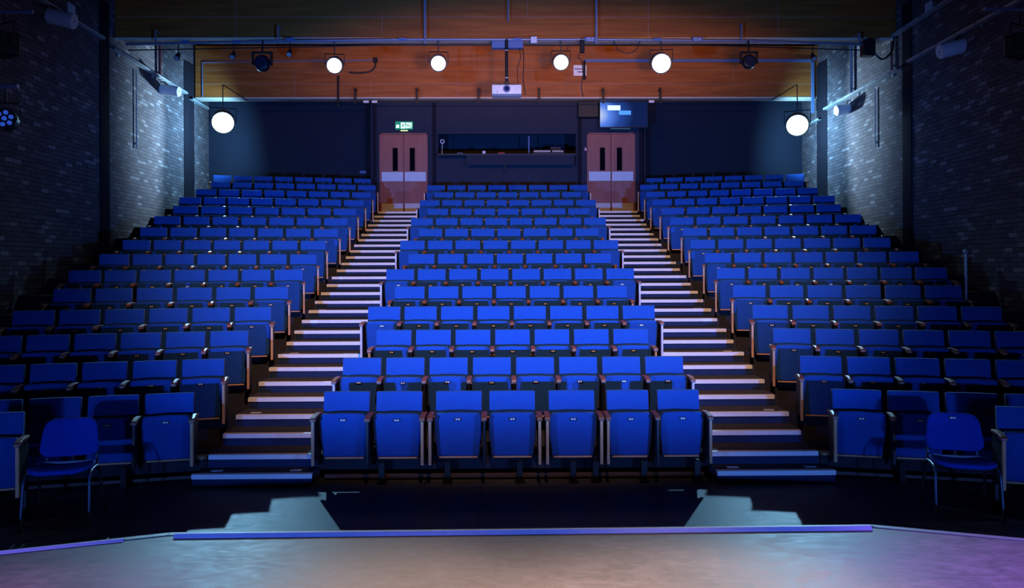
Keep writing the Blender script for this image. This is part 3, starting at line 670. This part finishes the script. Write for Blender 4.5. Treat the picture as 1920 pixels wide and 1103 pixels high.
# cables and the sign on the farther beam
def cable(name, pts, Y, r, label, m='cable'):
    bm = bmesh.new(); tube(bm, curve_pts([at(x, y, Y) for x, y in pts], 8), r, 6); tag(obj(name, bm, M[m], smooth=True), label, 'cable')
cable('hanging_cable', [(974, 92), (976, 108), (970, 130), (972, 160)], 15.5, 0.008, 'thin looped cable hanging just right of the projector pole')
cable('hanging_cable', [(981, 92), (982, 120), (981, 150), (985, 178)], 15.5, 0.011, 'long straight cable hanging right of the projector')
cable('hanging_cable', [(1088, 98), (1084, 108), (1090, 114), (1093, 140), (1090, 165), (1094, 182)], 15.5, 0.009, 'dark cable falling past the paper notice')
cable('hanging_cable', [(1150, 73), (1158, 92), (1175, 100), (1192, 94), (1202, 73)], BARY, 0.009, 'drooping cable left of the brightest warm lantern')
cable('hanging_cable', [(655, 136), (675, 137), (694, 134), (703, 126), (704, 116)], 19.95, 0.022, 'thick black cable curving up to a junction box')
a = at(704, 113, 19.95); bm = bmesh.new(); box(bm, a.x - .055, a.x + .055, 19.9, 20.0, a.z - .06, a.z + .06, .008, 1); tag(obj('junction_box', bm, M['black_metal']), 'black junction box on the farther timber beam', 'box')
a, b = at(634, 142, 19.97), at(634, 200, 19.97); bm = bmesh.new(); cyl(bm, a, b, 0.03, 8); tag(obj('drop_pole', bm, M['black_metal']), 'black vertical pole below the leftmost warm lantern', 'pole')
a, b = at(1092, 99, 15.4), at(1095, 80, 15.4); bm = bmesh.new(); box(bm, a.x - .05, a.x + .04, 15.35, 15.45, a.z, b.z + 0.05, .01, 1); tag(obj('plug_box', bm, M['black_metal']), 'dark plug box below number tag on the upper bar', 'box')
a, b = at(1095.5, 114, 19.93), at(1095.5, 146, 19.93); bm = bmesh.new(); cyl(bm, a, b, 0.03, 8); bmesh.ops.create_uvsphere(bm, u_segments=10, v_segments=8, radius=.05, matrix=Matrix.Translation(b))
tag(obj('conduit_drop', bm, M['black_metal']), 'black conduit drop ending in a ball over the notice', 'conduit')
# blue trunking
t = empty('cable_trunking', (0, 20.0, 0)); tag(t, 'blue painted trunking along the right half of farther beam', 'trunking')
a, b = at(1096, 113.5, 19.96), at(1524, 117, 19.96); bm = bmesh.new(); box(bm, a.x, b.x, -.045, -0.002, a.z - .035, a.z + .035); obj('horizontal_run', bm, M['trunking'], t)
c = at(1524, 212, 19.96); bm = bmesh.new(); box(bm, b.x - .035, b.x + .035, -.045, -0.002, c.z, a.z); obj('vertical_run', bm, M['trunking'], t)
t = empty('thin_conduit', (0, 20.0, 0)); tag(t, 'thin blue conduit along the left half of farther beam', 'conduit')
a, b = at(379, 117, 19.97), at(700, 113, 19.97); bm = bmesh.new(); cyl(bm, (a.x, -.02, a.z), (b.x, -.02, b.z), .012, 6); obj('horizontal_run', bm, M['trunking'], t)
c = at(379, 182, 19.97); bm = bmesh.new(); cyl(bm, (a.x, -.02, a.z), (a.x, -.02, c.z), .012, 6); obj('vertical_run', bm, M['trunking'], t)
# paper notice with two lines of small writing
c = at(1087.5, 132, 19.97); t = empty('paper_notice', c); tag(t, 'white paper notice pinned to the farther timber beam', 'notice')
bm = bmesh.new(); box(bm, -0.17, 0.17, 0.0, 0.006, -0.14, 0.14); obj('sheet', bm, M['paper'], t)
bm = bmesh.new()
x = -0.14
for k in range(7):
    wd = random.uniform(0.02, 0.035); box(bm, x, x + wd, -0.002, 0, 0.02, 0.05 + (0.01 if k % 3 == 0 else 0)); x += wd + 0.007
x = -0.06
for k in range(5):
    wd = random.uniform(0.018, 0.028); box(bm, x, x + wd, -0.002, 0, -0.06, -0.025); x += wd + 0.006
obj('writing', bm, M['ink'], t)

# ------------------------------------------------------------------ wall trays, pipes and speakers
def tray(s, y0, y1, z, label):
    t = empty('cable_tray', (s * (wallx((y0 + y1) / 2) - 0.08), (y0 + y1) / 2, z), s * -math.atan(0.0437)); tag(t, label, 'tray')
    L = (y1 - y0) / 2; bm = bmesh.new()
    box(bm, -0.05, 0.05, -L, L, -0.012, 0.0)
    box(bm, -0.052, -0.048, -L, L, -0.012, 0.035); box(bm, 0.048, 0.052, -L, L, -0.012, 0.035)
    obj('tray_channel', bm, M['gal'], t)
    bm = bmesh.new(); n = int(L * 2 / 0.6)
    for k in range(n):
        y = -L + 0.3 + k * 0.6; box(bm, -s * -0.0535 - 0.001, -s * -0.0535 + 0.001, y - .05, y + .05, 0.005, 0.02) if s < 0 else box(bm, -0.0545, -0.0525, y - .05, y + .05, 0.005, 0.02)
    obj('slots', bm, M['black_metal'], t)
    bm = bmesh.new()
    for k in range(max(2, n // 3)):
        y = -L + 0.4 + k * 1.7
        if y < L: a, b = sorted((0.05 * s, 0.085 * s)); box(bm, a, b, y - .02, y + .02, -0.05, 0.0)
    obj('bracket', bm, M['gal'], t)
tray(-1, 10.5, 14.95, 6.80, 'metal cable tray high on the left wall near the stage')
tray(-1, 15.35, 19.30, 6.72, 'metal cable tray on left wall between the two columns')
tray(-1, 19.65, 20.9, 6.66, 'short metal cable tray behind the far left column')
tray(1, 10.5, 14.95, 6.34, 'lower metal cable tray on right wall near the stage')
tray(1, 15.35, 19.30, 6.30, 'lower metal cable tray on right wall between columns')
tray(1, 10.5, 15.6, 7.05, 'upper metal cable tray high on the right wall')
tray(1, 19.65, 20.9, 6.12, 'short metal cable tray behind the far right column')
def wallpipe(s, y, z0, z1, r, m, label):
    x = s * (wallx(y) - r - 0.02); bm = bmesh.new(); cyl(bm, (x, y, z0), (x, y, z1), r, 8)
    box(bm, min(x, x + s * (r + .03)), max(x, x + s * (r + .03)), y - .02, y + .02, z0 + .1, z0 + .13)
    tag(obj('wall_pipe', bm, M[m]), label, 'pipe')
wallpipe(-1, 17.75, 6.75, 7.6, 0.035, 'redpipe', 'dark red vertical pipe on left wall above the tray')
wallpipe(1, 17.75, 6.35, 7.7, 0.035, 'gal', 'grey vertical pipe on right wall above the tray')
wallpipe(1, 15.75, 6.36, 7.1, 0.022, 'redpipe', 'thin dark pipe between the two trays on right wall')
wallpipe(-1, 16.55, 4.9, 6.6, 0.012, 'gal', 'thin pale vertical conduit on the left brick wall')
wallpipe(1, 16.55, 4.9, 6.2, 0.012, 'gal', 'thin pale vertical conduit on the right brick wall')
t = empty('handrail_post', (0, 0, 0)); tag(t, 'slim steel post with round top by the right wall', 'post')
a, b = at(1811, 472, 11.6), at(1811, 560, 11.6)
bm = bmesh.new(); cyl(bm, (a.x, a.y, deckz(3)), (a.x, a.y, a.z), 0.022, 8); obj('post', bm, M['gal'], t)
bm = bmesh.new(); bmesh.ops.create_uvsphere(bm, u_segments=12, v_segments=8, radius=.04, matrix=Matrix.Translation((a.x, a.y, a.z))); obj('knob', bm, M['gal'], t, smooth=True)

def cyl_speaker(px, py, Y, dirv, L, r, label, side):
    c = at(px, py, Y); t = empty('cylinder_speaker', c); tag(t, label, 'speaker', 'cylinder speakers on the side walls')
    d = Vector(dirv).normalized(); e0, e1 = -d * L / 2, d * L / 2
    bm = bmesh.new(); cyl(bm, e0, e1, r, 28); autosmooth(obj('speaker_body', bm, M['white'], t))
    bm = bmesh.new(); cyl(bm, e1, e1 + d * 0.012, r * 0.93, 28); gl = autosmooth(obj('grille', bm, M['kick'], t))
    bm = bmesh.new(); cyl(bm, e1 + d * .012, e1 + d * 0.016, r * 0.12, 12); obj('badge', bm, M['ink'], gl)
    bm = bmesh.new(); wx = side * (wallx(Y) - 0.0) - c.x
    tube(bm, [-d * L * .1 + Vector((0, 0, r)), -d * L * .1 + Vector((wx * .4, 0, r + .08)), Vector((wx, 0, r + .08))], 0.015, 6); obj('wall_bracket', bm, M['black_metal'], t)
cyl_speaker(115, 35, 13.0, (0.98, 0.05, -0.22), 0.42, 0.13, 'white cylinder speaker high on the left wall near the stage', -1)
cyl_speaker(319, 170, 17.9, (0.93, -0.08, -0.12), 0.42, 0.12, 'white cylinder speaker on the left wall between columns', -1)
cyl_speaker(1786, 91, 13.2, (-0.98, 0.05, -0.24), 0.44, 0.13, 'white cylinder speaker high on the right wall near the stage', 1)
cyl_speaker(1584, 205, 18.0, (-0.93, -0.08, -0.16), 0.42, 0.12, 'white cylinder speaker on the right wall between columns', 1)

# side booms: floods and an LED par at the left edge, flood and bar at the right edge
def flood(px, py, Y, s, label):
    c = at(px, py, Y); t = empty('flood_light', c, s * 0.5); tag(t, label, 'stage light', 'unlit side lanterns')
    bm = bmesh.new(); box(bm, -0.2, 0.2, -0.18, 0.12, -0.15, 0.15, 0.03, 2); obj('housing', bm, M['black_metal'], t)
    bm = bmesh.new(); box(bm, -0.2, 0.2, -0.26, -0.18, 0.13, 0.15); box(bm, -0.2, 0.2, -0.26, -0.18, -0.15, -0.13); obj('barn_door', bm, M['dark_shell'], t)
    bm = bmesh.new(); tube(bm, [(-.23, 0, 0), (-.23, 0, .3), (.23, 0, .3), (.23, 0, 0)], .013, 6); tube(bm, [(0, 0, .3), (0, 0, .45)], .013, 6); obj('yoke', bm, M['black_metal'], t)
flood(8, 85, 10.4, -1, 'black flood lantern at the upper left edge')
flood(1912, 88, 10.4, 1, 'black flood lantern at the upper right edge')
def boom(px0, px1, py, Y, label):
    a, b = at(px0, py, Y), at(px1, py, Y); bm = bmesh.new(); cyl(bm, a, b, .028, 10); tag(obj('boom_arm', bm, M['bar']), label, 'bar')
boom(-60, 62, 22, 10.4, 'dark boom arm at the top left edge')
boom(-60, 34, 162, 9.0, 'dark boom arm above the blue LED lantern')
boom(1845, 1980, 17, 10.4, 'dark boom arm at the top right edge')
c = at(8, 222, 9.0); t = empty('led_lantern', c); tag(t, 'round LED lantern with glowing blue lenses at left edge', 'stage light')
t.rotation_euler = (0, 0, 0.35)
bm = bmesh.new(); cyl(bm, (0, 0, 0), (0, 0.16, 0), 0.125, 24); autosmooth(obj('lantern_body', bm, M['black_metal'], t))
for k in range(7):
    a = k * math.pi / 3 + .3; rr = 0 if k == 6 else 0.072
    bm = bmesh.new(); cyl(bm, (rr * math.cos(a), -0.012, rr * math.sin(a)), (rr * math.cos(a), 0, rr * math.sin(a)), 0.026, 14); obj('lens', bm, M['led'], t)
bm = bmesh.new(); tube(bm, [(-.14, .08, 0), (-.14, .08, .2), (.14, .08, .2), (.14, .08, 0)], .012, 6); tube(bm, [(0, .08, .2), (0, .08, .37)], .012, 6); obj('yoke', bm, M['black_metal'], t)
for px, py, s, nm in ((180, 22, -1, 'left'), (1714, 18, 1, 'right')):
    c = at(px, py, 13.9 if s < 0 else 14.3); x = s * (wallx(c.y) - 0.03)
    bm = bmesh.new(); box(bm, min(x, x + s * .03), max(x, x + s * .03), c.y - .11, c.y + .11, c.z - .1, c.z + .14, .004, 1)
    tag(obj('wall_panel', bm, M['white']), 'small pale panel high on the %s wall' % nm, 'panel')

# ------------------------------------------------------------------ theatre seats
def seat_master():
    t = empty('theatre_seat')
    # backrest: slightly curved reclining pad
    bm = bmesh.new(); nx, nz = 10, 7; W, Z0, Z1 = 0.228, 0.20, 0.674
    def yb(x, z): return -(Z1 - z) * 0.17 + 0.018 * (x / W) ** 2 * -1
    F_, B_ = [], []
    g = [[bm.verts.new((W * (2 * i / nx - 1), yb(W * (2 * i / nx - 1), Z0 + (Z1 - Z0) * j / nz) - (0.008 if 0 < i < nx and 0 < j < nz else 0), Z0 + (Z1 - Z0) * j / nz)) for j in range(nz + 1)] for i in range(nx + 1)]
    h = [[bm.verts.new((W * (2 * i / nx - 1), yb(W * (2 * i / nx - 1), Z0 + (Z1 - Z0) * j / nz) + 0.05, Z0 + (Z1 - Z0) * j / nz)) for j in range(nz + 1)] for i in range(nx + 1)]
    for i in range(nx):
        for j in range(nz):
            bm.faces.new((g[i][j], g[i + 1][j], g[i + 1][j + 1], g[i][j + 1])); bm.faces.new((h[i][j], h[i][j + 1], h[i + 1][j + 1], h[i + 1][j]))
    for i in range(nx):
        bm.faces.new((g[i][0], h[i][0], h[i + 1][0], g[i + 1][0])); bm.faces.new((g[i][nz], g[i + 1][nz], h[i + 1][nz], h[i][nz]))
    for j in range(nz):
        bm.faces.new((g[0][j], g[0][j + 1], h[0][j + 1], h[0][j])); bm.faces.new((g[nx][j], h[nx][j], h[nx][j + 1], g[nx][j + 1]))
    bmesh.ops.recalc_face_normals(bm, faces=bm.faces[:])
    sharp = [e for e in bm.edges if len(e.link_faces) == 2 and e.calc_face_angle() > R(50)]
    bmesh.ops.bevel(bm, geom=sharp, offset=0.008, segments=2, affect='EDGES', profile=0.5)
    autosmooth(obj('backrest', bm, M['fabric'], t))
    bm = bmesh.new(); prism(bm, [(0.052, 0.655), (0.064, 0.655), (-0.02, 0.10), (-0.032, 0.10)], 'x', -0.225, 0.225); obj('back_shell', bm, M['dark_shell'], t)
    # tipped-up cushion, underside to the stage
    half = [(0.0, 0.056), (0.200, 0.056), (0.212, 0.068), (0.214, 0.14), (0.224, 0.20), (0.232, 0.26), (0.233, 0.43), (0.226, 0.468), (0.200, 0.488), (0.13, 0.492), (0.0, 0.496)]
    half = [(x, (z - 0.056) * 1.09) for x, z in half]
    bm = bmesh.new(); t2 = bmesh.new()
    poly = half + [(-x, z) for x, z in half[::-1] if x > 0]
    def shear(z): return -0.185 - (z - 0.05) * 0.14
    A = [t2.verts.new((x, shear(z), z)) for x, z in poly]; B = [t2.verts.new((x, shear(z) + 0.10, z)) for x, z in poly]
    t2.faces.new(A); t2.faces.new(B[::-1]); n = len(poly)
    for i in range(n): t2.faces.new((A[i], B[i], B[(i + 1) % n], A[(i + 1) % n]))
    bmesh.ops.recalc_face_normals(t2, faces=t2.faces[:])
    rim = [e for e in t2.edges if len(e.link_faces) == 2 and e.calc_face_angle() > R(60)]
    bmesh.ops.bevel(t2, geom=rim, offset=0.022, segments=3, affect='EDGES', profile=0.5)
    merge(bm, t2)
    cu = autosmooth(obj('seat_cushion', bm, M['fabric'], t), 50)
    bm = bmesh.new(); box(bm, -0.19, 0.19, -0.176, -0.10, -0.018, 0.0, 0.003, 1); obj('seat_board', bm, M['wood_pale'], cu)
    bm = bmesh.new(); box(bm, -0.036, 0.036, shear(.41) - 0.005, shear(.41) + .02, 0.392, 0.424, 0.003, 1); np_ = obj('number_plate', bm, M['black_metal'], cu)
    bm = bmesh.new(); y = shear(.41) - 0.0065; box(bm, -0.022, -0.003, y, y + .002, 0.400, 0.416); box(bm, 0.003, 0.022, y, y + .002, 0.400, 0.416); obj('seat_number', bm, M['plate'], np_)
    return t
def arm_parts(t, x, end, post=None):
    """armrest, upright and side frame at local x"""
    bm = bmesh.new(); prism(bm, [(-0.395, 0.418), (-0.395, 0.450), (-0.37, 0.462), (-0.26, 0.475), (-0.12, 0.472), (-0.05, 0.46), (-0.05, 0.435), (-0.26, 0.443), (-0.35, 0.418)], 'x', x - 0.027, x + 0.027, 0.006, 1)
    obj('armrest', bm, M['wood_arm'], t)
    bm = bmesh.new(); box(bm, x - 0.014, x + 0.014, -0.388, -0.352, -0.037, 0.42, 0.003, 1); obj('upright', bm, (post or M['wood_pale']) if end else M['black_metal'], t)
    bm = bmesh.new(); prism(bm, [(-0.352, 0.425), (-0.07, 0.44), (-0.02, 0.30), (-0.048, 0.12), (-0.048, -0.10), (-0.10, -0.10), (-0.16, -0.03), (-0.27, 0.02), (-0.352, -0.01)], 'x', x - 0.010, x + 0.010)
    obj('side_frame', bm, M['black_metal'], t)
plain = seat_master()
def variant(name_arms, post=None):
    t = copy_tree(plain)
    for x, end in name_arms: arm_parts(t, x, end, post)
    return t
P0 = 0.26
V = {'mid': variant([(P0, False)]),                      # armrest on its right-hand side
     'first': variant([(-P0, True), (P0, False)]),       # left row end
     'last': variant([(P0, True)]),                      # right row end
     'both': variant([(-P0, True), (P0, True)])}
V['cfirst'] = variant([(-P0, True), (P0, False)], M['lit_post']); V['clast'] = variant([(P0, True)], M['lit_post'])
used = {k: False for k in V}
def place(kind, x, y, z, rz, sx, label, group):
    r = V[kind] if not used[kind] else copy_tree(V[kind]); used[kind] = True
    r.location = (x, y, z); r.rotation_euler = (0, 0, rz); r.scale = (sx, 1, 1)
    tag(r, label, 'seat', group)
    for c in r.children:
        if c.name.startswith('seat_cushion'):
            c.rotation_euler = (R(random.uniform(-1.2, 0.8)), 0, 0)
    return r
pairs = {}
ROWN = ['front'] + ORD[1:]
A_CX = [(-1.828, 1.09, 'first'), (-1.256, 1.09, 'last'), (-0.608, 1.09, 'first'), (-0.027, 1.09, 'last'), (0.621, 1.09, 'both'), (1.235, 1.0, 'first'), (1.79, 1.0, 'last')]
NUMW = ['one', 'two', 'three', 'four', 'five', 'six', 'seven', 'eight', 'nine', 'ten', 'eleven', 'twelve', 'thirteen', 'fourteen', 'fifteen']
def rowword(i): return 'front row' if i == 0 else ('%s row from the front' % ORD[i])
for i in range(14):
    if i == 0:
        n_ = len(A_CX)
        for j, (x, sx, kd) in enumerate(A_CX):
            place(kd, x, backy(0), deckz(0), 0, sx, 'blue tip-up theatre seat, %s from left in the front row, centre block' % ORD[j], 'centre block front row')
        continue
    n_ = 8 if i % 2 else 7
    for j in range(n_):
        x = (j - (n_ - 1) / 2) * 0.52; kd = 'cfirst' if j == 0 else ('clast' if j == n_ - 1 else 'mid')
        back = ' against the back wall' if i == 13 else ''
        place(kd, x, backy(i), deckz(i), 0, 1, 'blue tip-up theatre seat, %s from left in %s, centre block' % (ORD[j], rowword(i)), 'centre block %s row' % ORD[i])
LT = [(3.49, .555, 4), (3.47, .535, 5), (3.47, .53, 6), (3.43, .555, 6), (3.43, .55, 6), (3.43, .505, 7), (3.41, .505, 7), (3.45, .505, 7), (3.40, .525, 7), (3.38, .545, 7), (3.37, .545, 7), (3.36, .505, 8), (3.34, .505, 8), (3.36, .50, 8), (3.63, .50, 8)]
RT = [(3.49, .57, 4), (3.47, .535, 5), (3.45, .53, 6), (3.46, .545, 6), (3.44, .545, 6), (3.43, .505, 7), (3.46, .505, 7), (3.42, .505, 7), (3.48, .52, 7), (3.41, .545, 7), (3.42, .54, 7), (3.38, .505, 8), (3.40, .50, 8), (3.40, .50, 8), (3.72, .505, 8)]
for s, T, nm in ((-1, LT, 'left'), (1, RT, 'right')):
    for i, (xin, p, n_) in enumerate(T):
        for j in range(n_):
            sc = p / 0.52; l = 0.23 * sc + p * j
            x, y = s * (xin + l * math.cos(ANG)), backy(i) - l * math.sin(ANG)
            if s > 0: kd = 'first' if j == 0 else ('last' if j == n_ - 1 else 'mid')
            else: kd = 'last' if j == 0 else ('first' if j == n_ - 1 else 'mid')
            pos = 'seat beside the aisle' if j == 0 else '%s seat from the aisle' % ORD[j]
            rw = 'rearmost row' if i == 14 else rowword(i)
            place(kd, x, y, deckz(i), -s * ANG, sc, 'blue tip-up theatre seat, %s, %s, %s block' % (pos, rw, nm), '%s block %s row' % (nm, ORD[i]))
# two loose seats in front at the edges of the view
for s, px, nm in ((-1, 50, 'left'), (1, 1873, 'right')):
    edge = at(px, 766, 7.15); cxs = edge.x + s * (0.285 if s < 0 else 0.235)
    r = place('both', cxs, 7.15, deckz(0), -s * R(19), 1.0, 'loose blue theatre seat standing alone at the far %s edge of view' % nm, None)
    bm = bmesh.new()
    for x in (-0.26, 0.26):
        box(bm, x - 0.02, x + 0.02, -0.40, -0.02, -deckz(0), -deckz(0) + 0.03); box(bm, x - 0.015, x + 0.015, -0.15, -0.08, -deckz(0) + 0.03, 0.05)
    obj('floor_stand', bm, M['black_metal'], r)
bpy.data.objects.remove
def kill(o):
    for c in list(o.children): kill(c)
    bpy.data.objects.remove(o)
kill(plain)

# ------------------------------------------------------------------ two conference chairs
def rounded_poly(w, h, r, n=6, bulge=0.0):
    pts = []
    for cx, cy, a0 in ((w - r, h - r, 0), (-w + r, h - r, 90), (-w + r, -h + r, 180), (w - r, -h + r, 270)):
        for k in range(n + 1):
            a = R(a0 + 90 * k / n); pts.append((cx + r * math.cos(a), cy + r * math.sin(a)))
    return pts
def pad(poly, thick, shape):
    """cushion pad from an outline in its own plane, domed, mapped by shape(u,v,w)"""
    bm = bmesh.new(); rings = []
    cu = sum(p[0] for p in poly) / len(poly); cv = sum(p[1] for p in poly) / len(poly)
    for f_, w_ in ((0.0, 1.0), (0.5, 1.0), (0.85, 0.92), (0.97, 0.6), (1.0, 0.0), (0.97, -0.5), (0.85, -0.8), (0.5, -0.85), (0.0, -0.85)):
        if f_ == 0.0: rings.append([bm.verts.new(shape(cu, cv, w_ * thick / 2))])
        else: rings.append([bm.verts.new(shape(cu + (u - cu) * f_, cv + (v - cv) * f_, w_ * thick / 2)) for u, v in poly])
    n = len(poly)
    for a, b in zip(rings, rings[1:]):
        for k in range(n):
            k2 = (k + 1) % n
            if len(a) == 1: bm.faces.new((a[0], b[k], b[k2]))
            elif len(b) == 1: bm.faces.new((a[k], b[0], a[k2]))
            else: bm.faces.new((a[k], b[k], b[k2], a[k2]))
    bmesh.ops.recalc_face_normals(bm, faces=bm.faces[:])
    return bm
def conference_chair(x, y, rz, label, numbered):
    t = empty('conference_chair', (x, y, 0), rz); t.scale = (1.06, 1.06, 1.04); tag(t, label, 'chair')
    seatp = [(u, v - 0.02 * (1 - (u / 0.25) ** 2) if v < 0 else v) for u, v in rounded_poly(0.245, 0.215, 0.11)]
    obj('seat', pad(seatp, 0.055, lambda u, v, w_: (u * (1.0 - 0.15 * (v > 0) * v / 0.21), v - 0.02, 0.455 + w_ - 0.05 * v + 0.9 * u * u * 0.5)), M['chair_fabric'], t, smooth=True)
    bp = [(u * (1 + 0.10 * (-v / 0.16)), v - (0.02 * (1 - (u / .24) ** 2) if v < 0 else -0.015 * (1 - (u / .24) ** 2))) for u, v in rounded_poly(0.225, 0.155, 0.075)]
    bk = obj('backrest', pad(bp, 0.05, lambda u, v, w_: (u, 0.215 - w_ + 0.16 * v - 1.0 * u * u, 0.69 + v)), M['chair_fabric'], t, smooth=True)
    if numbered:
        bm = bmesh.new(); box(bm, -0.03, 0.03, 0.19, 0.20, 0.80, 0.825, .002, 1); o = obj('number_plate', bm, M['black_metal'], bk)
        bm = bmesh.new(); box(bm, -0.02, -0.003, 0.188, 0.190, 0.806, 0.819); box(bm, 0.003, 0.02, 0.188, 0.190, 0.806, 0.819); obj('seat_number', bm, M['gal'], o)
    for s in (-1, 1):
        bm = bmesh.new(); tube(bm, curve_pts([(s * 0.255, -0.26, 0.0), (s * 0.25, -0.22, 0.30), (s * 0.245, -0.19, 0.42), (s * 0.24, -0.08, 0.452), (s * 0.235, 0.10, 0.44)], 5), 0.012, 8); obj('front_leg', bm, M['chair_metal'], t, smooth=True)
        bm = bmesh.new(); tube(bm, curve_pts([(s * 0.255, 0.24, 0.0), (s * 0.24, 0.13, 0.38), (s * 0.235, 0.06, 0.44)], 5), 0.012, 8); obj('rear_leg', bm, M['black_metal'], t, smooth=True)
        bm = bmesh.new(); tube(bm, curve_pts([(s * 0.21, 0.0, 0.425), (s * 0.21, 0.17, 0.43), (s * 0.20, 0.21, 0.50), (s * 0.20, 0.20, 0.66)], 5), 0.012, 8); obj('back_support', bm, M['chair_metal'], t, smooth=True)
    bm = bmesh.new(); tube(bm, [(-0.24, -0.05, 0.425), (0.24, -0.05, 0.425)], 0.011, 8); tube(bm, [(-0.24, 0.10, 0.425), (0.24, 0.10, 0.425)], 0.011, 8); obj('cross_bar', bm, M['black_metal'], t)
conference_chair(-4.13, 6.95, R(14), 'blue padded conference chair on thin legs near the left edge', False)
conference_chair(4.10, 6.95, R(-15), 'blue padded conference chair with number plate near the right edge', True)
